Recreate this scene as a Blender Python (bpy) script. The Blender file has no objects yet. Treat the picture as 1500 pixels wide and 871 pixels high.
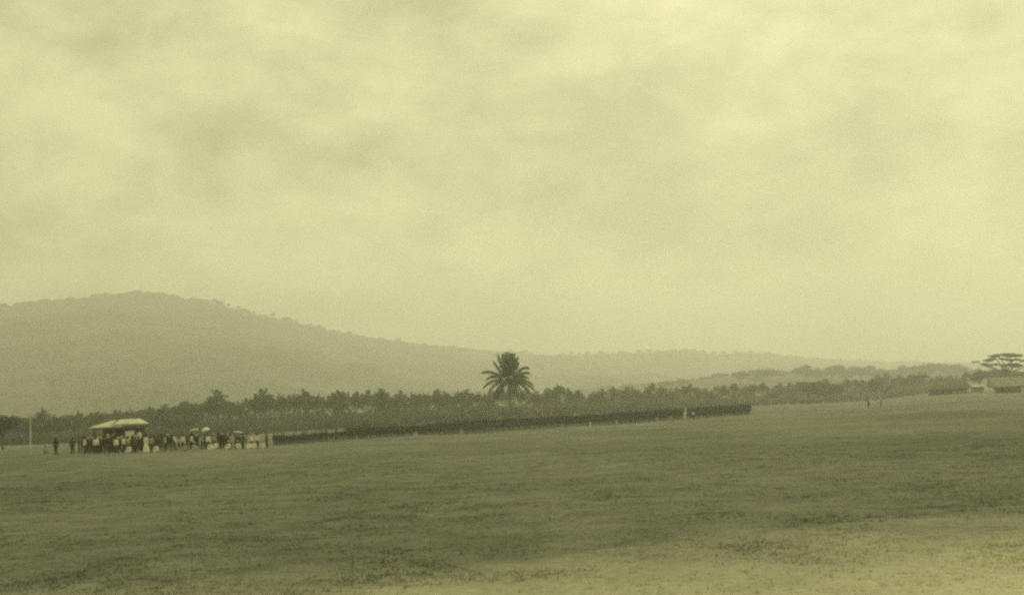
import bpy, bmesh, math, random
import numpy as np
from mathutils import Vector, Matrix

R = math.radians
rnd = random.Random(7)
nrng = np.random.default_rng(7)
S = bpy.context.scene
C = S.collection

# ------------------------------------------------------------------ camera
F_PX, W_PX, H_PX = 1810.0, 1500.0, 871.0
CAM_H, ROLL = 3.0, math.atan(0.0454)
PITCH = math.atan((600 - H_PX / 2) / F_PX)
fw = Vector((0, math.cos(PITCH), math.sin(PITCH)))
rt0 = Vector((1, 0, 0))
up0 = rt0.cross(fw)
rt = rt0 * math.cos(ROLL) - up0 * math.sin(ROLL)
up = rt0 * math.sin(ROLL) + up0 * math.cos(ROLL)
CAM = Vector((0, 0, CAM_H))
cd = bpy.data.cameras.new('camera')
cd.sensor_width = 36.0
cd.lens = 36.0 * F_PX / W_PX
cd.clip_start, cd.clip_end = 0.5, 30000
co = bpy.data.objects.new('camera', cd)
C.objects.link(co)
m3 = Matrix((rt, up, -fw)).transposed()
co.matrix_world = Matrix.Translation(CAM) @ m3.to_4x4()
S.camera = co


def at(x, y, D):
    """point of the place seen at photo position x, y and D metres ahead"""
    d = fw + rt * ((x - W_PX / 2) / F_PX) - up * ((y - H_PX / 2) / F_PX)
    return CAM + d * (D / d.y)


# ------------------------------------------------------------------ sky, sun, exposure
SUN_AZ, SUN_EL = R(27), R(38)
w = bpy.data.worlds.new('World')
S.world = w
w.use_nodes = True
nt = w.node_tree
nt.nodes.clear()


def N(tree, typ, **kw):
    n = tree.nodes.new(typ)
    for k, v in kw.items():
        if k in n.inputs:
            n.inputs[k].default_value = v
        else:
            setattr(n, k, v)
    return n


L = nt.links.new
sky = N(nt, 'ShaderNodeTexSky', sky_type='NISHITA', sun_disc=False, sun_elevation=SUN_EL, sun_rotation=SUN_AZ)
sky.dust_density = 4.0
bw = N(nt, 'ShaderNodeRGBToBW')
L(sky.outputs[0], bw.inputs[0])
skm = N(nt, 'ShaderNodeMath', operation='MULTIPLY')
skm.inputs[1].default_value = 0.10
L(bw.outputs[0], skm.inputs[0])
skc = N(nt, 'ShaderNodeMath', operation='MINIMUM')
skc.inputs[1].default_value = 1.1
L(skm.outputs[0], skc.inputs[0])
tc = N(nt, 'ShaderNodeTexCoord')
mp = N(nt, 'ShaderNodeMapping')
mp.inputs['Scale'].default_value = (1.0, 1.0, 1.7)
mp.inputs['Location'].default_value = (0.35, 0.1, 0.62)
L(tc.outputs['Generated'], mp.inputs[0])
n1 = N(nt, 'ShaderNodeTexNoise', Scale=4.2, Detail=5.0, Roughness=0.5, Distortion=0.35)
n2 = N(nt, 'ShaderNodeTexNoise', Scale=13.0, Detail=6.0, Roughness=0.58, Distortion=0.2)
L(mp.outputs[0], n1.inputs[0])
L(mp.outputs[0], n2.inputs[0])
mx = N(nt, 'ShaderNodeMix', data_type='FLOAT')
mx.inputs[0].default_value = 0.38
L(n1.outputs[0], mx.inputs[2])
L(n2.outputs[0], mx.inputs[3])
cr = N(nt, 'ShaderNodeMapRange')
cr.inputs[1].default_value, cr.inputs[2].default_value = 0.38, 0.60
cr.inputs[3].default_value, cr.inputs[4].default_value = 0.31, 0.80
L(mx.outputs[0], cr.inputs[0])
cl = N(nt, 'ShaderNodeMix', data_type='FLOAT')      # thick cloud over the clear sky
cl.inputs[0].default_value = 0.78
L(skc.outputs[0], cl.inputs[2])
L(cr.outputs[0], cl.inputs[3])
tint = N(nt, 'ShaderNodeMix', data_type='RGBA', blend_type='MULTIPLY')
tint.inputs[0].default_value = 1.0
tint.inputs[7].default_value = (1.0, 0.962, 0.525, 1)
L(cl.outputs[0], tint.inputs[6])
bg = N(nt, 'ShaderNodeBackground', Strength=1.0)
L(tint.outputs[2], bg.inputs[0])
wo = N(nt, 'ShaderNodeOutputWorld')
L(bg.outputs[0], wo.inputs[0])

sl = bpy.data.lights.new('sun', 'SUN')
sl.energy, sl.angle, sl.color = 1.5, R(16), (1.0, 0.95, 0.62)
so = bpy.data.objects.new('sun', sl)
C.objects.link(so)
sd = Vector((math.sin(SUN_AZ) * math.cos(SUN_EL), math.cos(SUN_AZ) * math.cos(SUN_EL), math.sin(SUN_EL)))
so.rotation_euler = (-sd).to_track_quat('-Z', 'Y').to_euler()
so.location = sd * 200

S.view_settings.view_transform = 'Standard'
S.view_settings.look = 'None'
S.view_settings.exposure = 0.2
S.view_settings.gamma = 1.0
S.cycles.pixel_filter_type = 'BLACKMAN_HARRIS'
S.cycles.filter_width = 2.6
S.cycles.use_denoising = False
S.cycles.max_bounces = 6
S.cycles.diffuse_bounces = 2
S.cycles.volume_bounces = 4

# ------------------------------------------------------------------ helpers


def tag(o, label=None, cat=None, group=None, kind=None):
    if label: o['label'] = label
    if cat: o['category'] = cat
    if group: o['group'] = group
    if kind: o['kind'] = kind
    return o


def mesh_obj(name, me, mats=(), parent=None, loc=None):
    o = bpy.data.objects.new(name, me)
    for m in (mats if isinstance(mats, (list, tuple)) else [mats]):
        if m is not None and m.name not in [x.name for x in me.materials if x]:
            me.materials.append(m)
    C.objects.link(o)
    if parent: o.parent = parent
    if loc is not None: o.location = loc
    return o


def empty(name, loc, rz=0.0):
    o = bpy.data.objects.new(name, None)
    o.empty_display_size = 0.5
    o.location = loc
    o.rotation_euler = (0, 0, rz)
    C.objects.link(o)
    return o


def py_mesh(name, v, f):
    me = bpy.data.meshes.new(name)
    me.from_pydata(v, [], f)
    me.update()
    return me


def np_mesh(name, V, Fc, n):
    """V (k,3), Fc (m,n) arrays"""
    me = bpy.data.meshes.new(name)
    me.vertices.add(len(V))
    me.vertices.foreach_set('co', np.asarray(V, np.float32).ravel())
    k = len(Fc)
    me.loops.add(k * n)
    me.loops.foreach_set('vertex_index', np.asarray(Fc, np.int32).ravel())
    me.polygons.add(k)
    me.polygons.foreach_set('loop_start', np.arange(0, k * n, n, dtype=np.int32))
    me.update(calc_edges=True)
    return me


def mat(name, a, b=None, scale=3.0, rough=0.9, bump=0.0, detail=4.0, obj_rand=0.0, coord='Object', stops=(0.35, 0.65), translucent=0.0):
    m = bpy.data.materials.new(name)
    m.use_nodes = True
    t = m.node_tree
    p = t.nodes['Principled BSDF']
    p.inputs['Roughness'].default_value = rough
    p.inputs['Specular IOR Level'].default_value = 0.15
    p.inputs['Base Color'].default_value = (*a, 1)
    out = None
    if b is not None:
        tcn = N(t, 'ShaderNodeTexCoord')
        nn = N(t, 'ShaderNodeTexNoise', Scale=scale, Detail=detail, Roughness=0.6)
        t.links.new(tcn.outputs[coord], nn.inputs[0])
        mr = N(t, 'ShaderNodeMapRange')
        mr.inputs[1].default_value, mr.inputs[2].default_value = stops
        t.links.new(nn.outputs[0], mr.inputs[0])
        mi = N(t, 'ShaderNodeMix', data_type='RGBA')
        mi.inputs[6].default_value = (*a, 1)
        mi.inputs[7].default_value = (*b, 1)
        t.links.new(mr.outputs[0], mi.inputs[0])
        out = mi.outputs[2]
        if bump:
            bn = N(t, 'ShaderNodeBump', Strength=bump, Distance=0.1)
            t.links.new(nn.outputs[0], bn.inputs['Height'])
            t.links.new(bn.outputs[0], p.inputs['Normal'])
    if obj_rand:
        oi = N(t, 'ShaderNodeObjectInfo')
        mr2 = N(t, 'ShaderNodeMapRange')
        mr2.inputs[3].default_value, mr2.inputs[4].default_value = 1 - obj_rand, 1 + obj_rand
        t.links.new(oi.outputs['Random'], mr2.inputs[0])
        mm = N(t, 'ShaderNodeMix', data_type='RGBA', blend_type='MULTIPLY')
        mm.inputs[0].default_value = 1
        if out: t.links.new(out, mm.inputs[6])
        else: mm.inputs[6].default_value = (*a, 1)
        t.links.new(mr2.outputs[0], mm.inputs[7])
        out = mm.outputs[2]
    if out: t.links.new(out, p.inputs['Base Color'])
    if translucent:
        tr = N(t, 'ShaderNodeBsdfTranslucent')
        tr.inputs[0].default_value = (*a, 1)
        if out: t.links.new(out, tr.inputs[0])
        ms = N(t, 'ShaderNodeMixShader')
        ms.inputs[0].default_value = translucent
        t.links.new(p.outputs[0], ms.inputs[1])
        t.links.new(tr.outputs[0], ms.inputs[2])
        t.links.new(ms.outputs[0], t.nodes['Material Output'].inputs[0])
    return m


def vnoise(x, y, seed=0):
    """smooth value noise on arrays, -1..1"""
    x = np.asarray(x, float); y = np.asarray(y, float)
    xi = np.floor(x).astype(np.int64); yi = np.floor(y).astype(np.int64)
    fx = x - xi; fy = y - yi
    fx = fx * fx * (3 - 2 * fx); fy = fy * fy * (3 - 2 * fy)

    def h(a, b):
        n = (a * 374761393 + b * 668265263 + seed * 974711) & 0x7fffffff
        n = ((n ^ (n >> 13)) * 1274126177) & 0x7fffffff
        return ((n ^ (n >> 16)) & 0xffff) / 32767.5 - 1
    return (h(xi, yi) * (1 - fx) + h(xi + 1, yi) * fx) * (1 - fy) + (h(xi, yi + 1) * (1 - fx) + h(xi + 1, yi + 1) * fx) * fy


def tube(V, Fc, pts, rad, n=6, cap=True):
    """append a tapered tube to vertex / face lists"""
    base = len(V)
    k = len(pts)
    for i, p in enumerate(pts):
        p = Vector(p)
        d = (Vector(pts[min(i + 1, k - 1)]) - Vector(pts[max(i - 1, 0)])).normalized()
        a = d.orthogonal().normalized() if abs(d.z) > 0.98 else d.cross(Vector((0, 0, 1))).normalized()
        b = d.cross(a)
        r = rad[i] if isinstance(rad, (list, tuple)) else rad
        for j in range(n):
            t = 2 * math.pi * j / n
            V.append(tuple(p + a * (r * math.cos(t)) + b * (r * math.sin(t))))
    for i in range(k - 1):
        for j in range(n):
            q = base + i * n
            Fc.append((q + j, q + (j + 1) % n, q + n + (j + 1) % n, q + n + j))
    if cap:
        Fc.append(tuple(base + j for j in reversed(range(n))))
        Fc.append(tuple(base + (k - 1) * n + j for j in range(n)))


def box(V, Fc, x0, x1, y0, y1, z0, z1):
    b = len(V)
    for z in (z0, z1):
        V += [(x0, y0, z), (x1, y0, z), (x1, y1, z), (x0, y1, z)]
    Fc += [(b + 3, b + 2, b + 1, b), (b + 4, b + 5, b + 6, b + 7)]
    for j in range(4):
        Fc.append((b + j, b + (j + 1) % 4, b + 4 + (j + 1) % 4, b + 4 + j))


def lathe(V, Fc, prof, n=12, sx=1.0, sy=1.0, off=(0, 0, 0)):
    b = len(V)
    for (r, z) in prof:
        for j in range(n):
            t = 2 * math.pi * j / n
            V.append((off[0] + sx * r * math.cos(t), off[1] + sy * r * math.sin(t), off[2] + z))
    for i in range(len(prof) - 1):
        for j in range(n):
            Fc.append((b + i * n + j, b + i * n + (j + 1) % n, b + (i + 1) * n + (j + 1) % n, b + (i + 1) * n + j))


def smooth(me):
    me.polygons.foreach_set('use_smooth', [True] * len(me.polygons))
    return me


def interp(x, tab):
    return float(np.interp(x, [a for a, _ in tab], [b for _, b in tab]))


# ------------------------------------------------------------------ terrain
COLS = [  # photo column: (distance, photo row of the ground there)
    (-300, [(130, 681), (365, 668)]),
    (0, [(130, 668), (160, 664), (365, 652)]),
    (250, [(130, 661), (160, 656), (378, 643)]),
    (450, [(130, 657), (205, 650), (226, 640.5), (395, 630)]),
    (700, [(130, 648), (240, 635), (263, 625), (435, 614)]),
    (900, [(130, 639), (260, 622.5), (284, 613.5), (490, 603)]),
    (1100, [(130, 630), (285, 608), (309, 600.5), (560, 594)]),
    (1270, [(130, 621), (300, 598), (560, 588)]),
    (1400, [(130, 614), (350, 586), (480, 575.5), (640, 572)]),
    (1500, [(130, 609), (350, 582), (450, 574), (640, 569)]),
    (1800, [(130, 596), (350, 567), (450, 560), (640, 556)]),
]
LG = np.linspace(math.log(20), math.log(1500), 90)
UC, ZC = [], []
for x, pts in COLS:
    ds, zs, us = [20, 70], [0.0, 0.0], []
    for D, y in pts:
        p = at(x, y, D)
        ds.append(D); zs.append(p.z); us.append(p.x / p.y)
    ds += [1000, 1500]; zs += [1.0, 1.0]
    UC.append(float(np.mean(us)))
    z = np.interp(LG, np.log(ds), zs)
    ZC.append(np.convolve(np.pad(z, 1, mode='edge'), [0.2, 0.6, 0.2], mode='valid'))
UC, ZC = np.array(UC), np.array(ZC)


def ground(X, Y):
    X = np.asarray(X, float); Y = np.asarray(Y, float)
    Yc = np.clip(Y, 20, 1500)
    u = np.clip(X / np.maximum(Y, 20), UC[0], UC[-1])
    i = np.clip(np.searchsorted(UC, u) - 1, 0, len(UC) - 2)
    f = (u - UC[i]) / (UC[i + 1] - UC[i])
    f = f * f * (3 - 2 * f) * 0.5 + f * 0.5
    g = (np.log(Yc) - LG[0]) / (LG[1] - LG[0])
    j = np.clip(g.astype(int), 0, len(LG) - 2)
    h = g - j
    z = (ZC[i, j] * (1 - h) + ZC[i, j + 1] * h) * (1 - f) + (ZC[i + 1, j] * (1 - h) + ZC[i + 1, j + 1] * h) * f
    return z + 0.06 * vnoise(X / 7, Y / 7, 3) * (Y < 900) + 0.03 * vnoise(X / 2.3, Y / 2.3, 5) * (Y < 130)


def on_ground(x, D, dz=0.0):
    """ground point D metres ahead in photo column x (roll taken into account by iteration)"""
    y = 600 - 0.0454 * (x - 750) + 20
    for _ in range(4):
        p = at(x, y, D)
        z = float(ground(p.x, p.y))
        y -= (z - p.z) * F_PX / D
    p = at(x, y, D)
    return Vector((p.x, p.y, float(ground(p.x, p.y)) + dz))


def axis(segs):
    out = []
    for a, b, s in segs:
        out += list(np.arange(a, b, s))
    out.append(segs[-1][1])
    return np.array(out)


gx = axis([(-3600, -2000, 250), (-2000, -400, 100), (-400, -130, 15), (-130, 130, 2.0), (130, 400, 15), (400, 2000, 100), (2000, 3600, 250)])
gy = axis([(-280, -40, 80), (-40, 10, 10), (10, 60, 1.0), (60, 360, 2.5), (360, 800, 12), (800, 2000, 80), (2000, 4400, 300)])
GX, GY = np.meshgrid(gx, gy)
GZ = ground(GX, GY)


def grid_faces(nx, ny):
    a = (np.arange(ny - 1)[:, None] * nx + np.arange(nx - 1)[None, :]).ravel()
    return np.stack([a, a + 1, a + nx + 1, a + nx], 1)


def field_material(name, trans=0.0):
    m = bpy.data.materials.new(name)
    m.use_nodes = True
    t = m.node_tree
    lk = t.links.new
    p = t.nodes['Principled BSDF']
    p.inputs['Roughness'].default_value = 1.0
    p.inputs['Specular IOR Level'].default_value = 0.05
    g = N(t, 'ShaderNodeNewGeometry')

    def noise(scale, detail, lo, hi, sy=1.0):
        mpn = N(t, 'ShaderNodeMapping')
        mpn.inputs['Scale'].default_value = (1, sy, 1)
        lk(g.outputs['Position'], mpn.inputs[0])
        n = N(t, 'ShaderNodeTexNoise', Scale=scale, Detail=detail, Roughness=0.62)
        lk(mpn.outputs[0], n.inputs[0])
        r = N(t, 'ShaderNodeMapRange')
        r.inputs[1].default_value, r.inputs[2].default_value = lo, hi
        lk(n.outputs[0], r.inputs[0])
        return n, r.outputs[0]
    _, big = noise(0.045, 4, 0.36, 0.66, 0.5)
    _, mid = noise(0.5, 5, 0.3, 0.7)
    nf, fine = noise(5.0, 5, 0.3, 0.7)
    a = N(t, 'ShaderNodeMix', data_type='RGBA')
    a.inputs[6].default_value = (0.118, 0.127, 0.092, 1)
    a.inputs[7].default_value = (0.195, 0.204, 0.150, 1)
    lk(big, a.inputs[0])
    b = N(t, 'ShaderNodeMix', data_type='RGBA', blend_type='MULTIPLY')
    b.inputs[0].default_value = 1
    lk(a.outputs[2], b.inputs[6])
    rm = N(t, 'ShaderNodeMapRange')
    rm.inputs[3].default_value, rm.inputs[4].default_value = 0.74, 1.28
    lk(mid, rm.inputs[0]); lk(rm.outputs[0], b.inputs[7])
    c = N(t, 'ShaderNodeMix', data_type='RGBA', blend_type='MULTIPLY')
    c.inputs[0].default_value = 1
    rf = N(t, 'ShaderNodeMapRange')
    rf.inputs[3].default_value, rf.inputs[4].default_value = 0.84, 1.16
    lk(fine, rf.inputs[0]); lk(b.outputs[2], c.inputs[6]); lk(rf.outputs[0], c.inputs[7])
    # brightness of a fade painted over partly dry near ground, breaking up into grass
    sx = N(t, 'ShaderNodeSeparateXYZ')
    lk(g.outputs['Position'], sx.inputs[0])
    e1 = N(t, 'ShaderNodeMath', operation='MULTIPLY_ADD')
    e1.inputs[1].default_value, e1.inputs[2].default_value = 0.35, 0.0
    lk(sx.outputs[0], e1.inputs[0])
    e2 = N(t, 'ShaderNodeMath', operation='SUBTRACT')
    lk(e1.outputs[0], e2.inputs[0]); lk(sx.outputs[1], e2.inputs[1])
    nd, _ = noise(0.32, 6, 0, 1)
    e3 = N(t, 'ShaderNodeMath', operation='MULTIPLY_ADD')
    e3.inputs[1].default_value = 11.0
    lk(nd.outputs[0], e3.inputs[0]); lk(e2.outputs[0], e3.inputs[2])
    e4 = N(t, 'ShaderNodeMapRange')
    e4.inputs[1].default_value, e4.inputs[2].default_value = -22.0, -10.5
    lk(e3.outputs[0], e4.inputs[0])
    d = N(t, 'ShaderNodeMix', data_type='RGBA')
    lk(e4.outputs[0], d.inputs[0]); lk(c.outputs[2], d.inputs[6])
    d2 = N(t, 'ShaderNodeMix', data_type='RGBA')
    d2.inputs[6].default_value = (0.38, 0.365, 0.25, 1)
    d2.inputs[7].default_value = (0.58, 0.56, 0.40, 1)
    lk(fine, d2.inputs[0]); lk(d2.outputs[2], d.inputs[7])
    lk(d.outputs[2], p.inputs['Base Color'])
    bn = N(t, 'ShaderNodeBump', Strength=0.3, Distance=0.1)
    lk(nf.outputs[0], bn.inputs['Height']); lk(bn.outputs[0], p.inputs['Normal'])
    if trans:
        tr = N(t, 'ShaderNodeBsdfTranslucent')
        lk(d.outputs[2], tr.inputs[0])
        ms = N(t, 'ShaderNodeMixShader')
        ms.inputs[0].default_value = trans
        lk(p.outputs[0], ms.inputs[1]); lk(tr.outputs[0], ms.inputs[2])
        lk(ms.outputs[0], t.nodes['Material Output'].inputs[0])
    return m


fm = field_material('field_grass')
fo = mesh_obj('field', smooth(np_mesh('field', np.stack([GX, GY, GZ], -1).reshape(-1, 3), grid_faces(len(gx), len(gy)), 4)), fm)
tag(fo, 'wide flat grass field reaching from the foreground to the palms', kind='structure')

# ------------------------------------------------------------------ mountain and low hill
forest = mat('forest', (0.028, 0.032, 0.016), (0.150, 0.155, 0.085), scale=0.0065, detail=9, rough=1.0, stops=(0.3, 0.7), coord='Object')


def slope(name, prof, foot, dist, umin, umax, nu, nd, spur, canopy, seed, label, back=1.25):
    us, hs = [], []
    for x, y in prof:
        p = at(x, y, interp(x, dist))
        us.append(p.x / p.y); hs.append(p.z)
    u = np.linspace(umin, umax, nu)
    h = np.interp(u, us, hs)
    k = np.array([1, 2, 3, 2, 1]) / 9.0
    h = np.convolve(np.pad(h, 2, mode='edge'), k, mode='valid')
    Dr = np.interp(750 + F_PX * u, [a for a, _ in dist], [b for _, b in dist])
    t = np.concatenate([np.linspace(0, 1, nd), np.linspace(1, 1, 1) + 0.04, np.linspace(1.1, back, 6)])
    foot = np.interp(750 + F_PX * u, [a for a, _ in foot], [b for _, b in foot])
    T, U = np.meshgrid(t, u, indexing='ij')
    DR = np.broadcast_to(Dr, U.shape); HH = np.broadcast_to(h, U.shape)
    D = foot + (DR - foot) * T
    X = D * U
    rise = np.where(T <= 1, np.clip(T, 0, 1) ** 1.55, 1 - (T - 1) * 3.0)
    Z = -4 + (HH + 4) * rise
    env = np.clip(T * (1.02 - T) * 4, 0, 1)
    Z += spur * env * (vnoise(X / 130, D / 260, seed) + 0.5 * vnoise(X / 55, D / 115, seed + 1))
    Z += canopy * np.clip(T * 6, 0, 1) * (0.6 * vnoise(X / 16, D / 16, seed + 2) + 0.5 * vnoise(X / 7, D / 8, seed + 4))
    me = np_mesh(name, np.stack([X, D, Z], -1).reshape(-1, 3), grid_faces(nu, len(t)), 4)
    o = mesh_obj(name, smooth(me), forest)
    tag(o, label, kind='structure')
    return lambda x: (interp(x, dist), float(np.interp(at(x, 500, 1000).x / at(x, 500, 1000).y, u, h)))


M_PROF = [(-700, 560), (-400, 520), (-200, 482), (0, 448), (60, 440), (120, 434), (170, 429), (225, 428), (280, 437), (340, 450), (400, 464),
          (440, 473), (500, 487), (560, 497), (620, 505), (700, 513), (780, 518), (850, 519), (930, 517), (960, 516), (1000, 512), (1030, 515), (1050, 520),
          (1080, 517), (1120, 516), (1150, 521), (1200, 526), (1300, 529), (1400, 531), (1500, 533), (1800, 540), (2200, 560)]
M_DIST = [(-700, 2350), (0, 2400), (300, 2550), (550, 2800), (800, 3050), (1100, 3250), (1500, 3350), (2200, 3350)]
M_FOOT = [(-700, 560), (300, 600), (700, 900), (1000, 1400), (2200, 1500)]
m_at = slope('mountain', M_PROF, M_FOOT, M_DIST, -0.80, 0.80, 1300, 120, 16, 6.5, 11, 'broad hazy forested mountain rising behind the palms on the left')
LH_PROF = [(500, 606), (760, 585), (820, 575), (900, 565), (1000, 557), (1060, 552), (1120, 549), (1200, 548), (1300, 547), (1400, 545), (1500, 545), (1800, 545), (2200, 550)]
LH_DIST = [(500, 1300), (2200, 1400)]
lh_at = slope('low_hill', LH_PROF, [(500, 980), (2200, 980)], LH_DIST, -0.14, 0.80, 520, 40, 1.5, 3.0, 31, 'low wooded rise between the palms and the far ridge')

# ------------------------------------------------------------------ plants
leaf_palm = mat('palm_leaf', (0.066, 0.078, 0.038), (0.115, 0.128, 0.064), scale=0.6, obj_rand=0.22, rough=0.7, translucent=0.2)
leaf_broad = mat('broad_leaf', (0.070, 0.080, 0.038), (0.118, 0.128, 0.064), scale=0.5, obj_rand=0.25, rough=0.8, translucent=0.2)
leaf_bush = mat('bush_leaf', (0.105, 0.113, 0.066), (0.155, 0.163, 0.098), scale=0.6, obj_rand=0.25, rough=0.9, translucent=0.2)
bark = mat('bark', (0.10, 0.095, 0.065), (0.17, 0.16, 0.11), scale=2.5, bump=0.4)


def frond_mesh(name, p0, p1, p2, leaf, pairs=22, seed=0, wide=0.095):
    """one feather leaf along a quadratic curve: tapered rib, hanging leaflets on both sides"""
    r = random.Random(seed)
    V, Fc = [], []
    p0, p1, p2 = Vector(p0), Vector(p1), Vector(p2)
    q = lambda t: p0 * (1 - t) ** 2 + p1 * (2 * t * (1 - t)) + p2 * t * t
    ln = (p1 - p0).length + (p2 - p1).length
    pts = [q(i / 7) for i in range(8)]
    tube(V, Fc, pts, [ln * 0.012 * (1 - 0.85 * i / 7) + 0.006 for i in range(8)], n=4)
    for i in range(pairs):
        t = 0.14 + 0.86 * (i + 0.5) / pairs
        c = q(t)
        d = (q(min(t + 0.02, 1.0)) - q(t - 0.02)).normalized()
        side = d.cross(Vector((0, 0, 1)))
        if side.length < 0.15: side = d.cross(Vector((0, 1, 0)))
        side.normalize()
        nrm = side.cross(d).normalized()
        ll = leaf * (0.35 + 0.65 * math.sin(math.pi * min(1, 0.15 + 0.80 * t))) * r.uniform(0.85, 1.15)
        for s in (-1, 1):
            dirv = (side * (s * r.uniform(0.55, 0.95)) + d * r.uniform(0.55, 0.85) - nrm * 0.15 + Vector((0, 0, -r.uniform(0.25, 0.6)))).normalized()
            wv = d * (leaf * wide)
            mid = c + dirv * ll * 0.5
            tip = c + dirv * ll * 0.92 + Vector((0, 0, -ll * 0.22))
            b = len(V)
            V += [tuple(c - wv * 0.6), tuple(c + wv * 0.6), tuple(mid + wv), tuple(mid - wv), tuple(tip)]
            Fc += [(b, b + 1, b + 2, b + 3), (b + 3, b + 2, b + 4)]
    return py_mesh(name, V, Fc)


def join_py(name, meshes):
    V, Fc = [], []
    for me in meshes:
        b = len(V)
        V += [tuple(v.co) for v in me.vertices]
        Fc += [tuple(b + i for i in p.vertices) for p in me.polygons]
        bpy.data.meshes.remove(me)
    return py_mesh(name, V, Fc)


def palm_variant(i):
    """unit palm, 10 m to the crown: returns trunk mesh, crown mesh and the crown's place"""
    r = random.Random(100 + i)
    bx, by = r.uniform(-0.9, 0.9), r.uniform(-0.5, 0.5)
    V, Fc = [], []
    pts = [(bx * (k / 6) ** 1.8, by * (k / 6) ** 1.8, 10.0 * k / 6 - 0.3) for k in range(7)]
    tube(V, Fc, pts, [0.30, 0.20, 0.17, 0.16, 0.15, 0.14, 0.13], n=7)
    tr = smooth(py_mesh('trunk', V, Fc))
    fr = []
    nf = 22
    for k in range(nf):
        az = k * 2.39996 + r.uniform(-0.2, 0.2)
        e = R(78 - 100 * (k / nf) ** 0.9 + r.uniform(-8, 8))
        ln = r.uniform(3.3, 4.3)
        d = Vector((math.cos(az) * math.cos(e), math.sin(az) * math.cos(e), math.sin(e)))
        c = d * ln * 0.55
        tip = d * ln * 0.98 + Vector((0, 0, -ln * (0.15 + 0.42 * math.cos(e))))
        fr.append(frond_mesh('f', (0, 0, 0), c, tip, 1.0, pairs=13, seed=i * 50 + k))
    return tr, join_py('crown', fr), Vector((bx, by, 9.8))


def blob_leaves(name, lobes, n, size, seed, flat=1.0):
    r = np.random.default_rng(seed)
    lob = np.array(lobes, float)
    vol = lob[:, 3] * lob[:, 4] * lob[:, 5]
    pick = r.choice(len(lob), n, p=vol ** 0.75 / (vol ** 0.75).sum())
    d = r.normal(size=(n, 3)); d /= np.linalg.norm(d, axis=1)[:, None]
    rad = np.clip(r.normal(0.88, 0.16, n), 0.25, 1.18)[:, None]
    Cc = lob[pick, :3] + d * lob[pick, 3:] * rad
    a = r.normal(size=(n, 3)) + d * 0.2; a[:, 2] *= flat; a /= np.linalg.norm(a, axis=1)[:, None]
    b = np.cross(a, d + r.normal(size=(n, 3)) * 0.6); b /= np.linalg.norm(b, axis=1)[:, None] + 1e-9
    s = size * r.uniform(0.6, 1.4, n)[:, None]
    a, b = a * s, b * s * 0.6
    V = np.stack([Cc - a, Cc - b * 0.9, Cc + a, Cc + b], 1).reshape(-1, 3)
    return np_mesh(name, V, np.arange(4 * n).reshape(-1, 4), 4)


def broad_variant(i, kind='round'):
    r = random.Random(300 + i)
    lobes = []
    for k in range(13):
        az = r.uniform(0, 6.28); rr = 3.2 * math.sqrt(r.random()); z = 6.6 + r.uniform(-2.4, 2.2) * (1 - rr / 5)
        lobes.append((rr * math.cos(az), rr * math.sin(az), z, r.uniform(1.2, 2.1), r.uniform(1.2, 2.1), r.uniform(0.9, 1.5)))
    V, Fc = [], []
    tube(V, Fc, [(0, 0, -0.3), (0.1, 0, 2.0), (0.0, 0.1, 4.2), (0.1, 0, 6.5)], [0.42, 0.30, 0.24, 0.10], n=7)
    for k in range(6):
        l = lobes[k]
        z0 = r.uniform(2.4, 4.4)
        tube(V, Fc, [(0, 0, z0), (l[0] * 0.5, l[1] * 0.5, (z0 + l[2]) * 0.5 + 0.4), (l[0] * 0.95, l[1] * 0.95, l[2])], [0.17, 0.11, 0.04], n=5)
    return smooth(py_mesh('trunk', V, Fc)), blob_leaves('crown', lobes, 2600, 0.34, 500 + i)


def bush_variant(i):
    r = random.Random(700 + i)
    lobes = [(r.uniform(-1.4, 1.4), r.uniform(-1.0, 1.0), r.uniform(0.5, 1.7), r.uniform(0.5, 1.0), r.uniform(0.5, 1.0), r.uniform(0.5, 0.95)) for _ in range(9)]
    V, Fc = [], []
    for l in lobes[:6]:
        tube(V, Fc, [(l[0] * 0.15, l[1] * 0.15, -0.15), (l[0] * 0.6, l[1] * 0.6, l[2] * 0.6), (l[0], l[1], l[2])], [0.05, 0.04, 0.015], n=4)
    return smooth(py_mesh('stems', V, Fc)), blob_leaves('foliage', lobes, 800, 0.2, 800 + i)


PALMS = [palm_variant(i) for i in range(5)]
BROADS = [broad_variant(i) for i in range(4)]
BUSHES = [bush_variant(i) for i in range(3)]


def put_palm(p, height, label, group=None, i=None):
    tr, crn, cp = PALMS[rnd.randrange(5) if i is None else i]
    k = height / 12.6
    e = empty('coconut_palm', p, rnd.uniform(0, 6.28))
    tag(e, label, 'palm', group)
    t = mesh_obj('trunk', tr, bark, e); c = mesh_obj('crown', crn, leaf_palm, e)
    kx = max(k, 0.72)
    t.scale = (kx, kx, k)
    c.location = (cp.x * kx, cp.y * kx, cp.z * k)
    s = max(0.85, min(1.2, k)) * rnd.uniform(0.95, 1.15)
    c.scale = (s, s, s)
    return e


def put_tree(p, height, label, group=None, width=1.0, name='broadleaf_tree'):
    tr, crn = BROADS[rnd.randrange(4)]
    k = height / 9.8
    e = empty(name, p, rnd.uniform(0, 6.28))
    tag(e, label, 'tree', group)
    for o in (mesh_obj('trunk', tr, bark, e), mesh_obj('crown', crn, leaf_broad, e)):
        o.scale = (k * width, k * width, k)
    return e


def put_bush(p, height, label, group=None, width=1.0):
    st, fl = BUSHES[rnd.randrange(3)]
    k = height / 2.5
    e = empty('bush', p, rnd.uniform(0, 6.28))
    tag(e, label, 'bush', group)
    for o in (mesh_obj('stems', st, bark, e), mesh_obj('foliage', fl, leaf_bush, e)):
        o.scale = (k * width, k * width, k)
    return e


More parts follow.
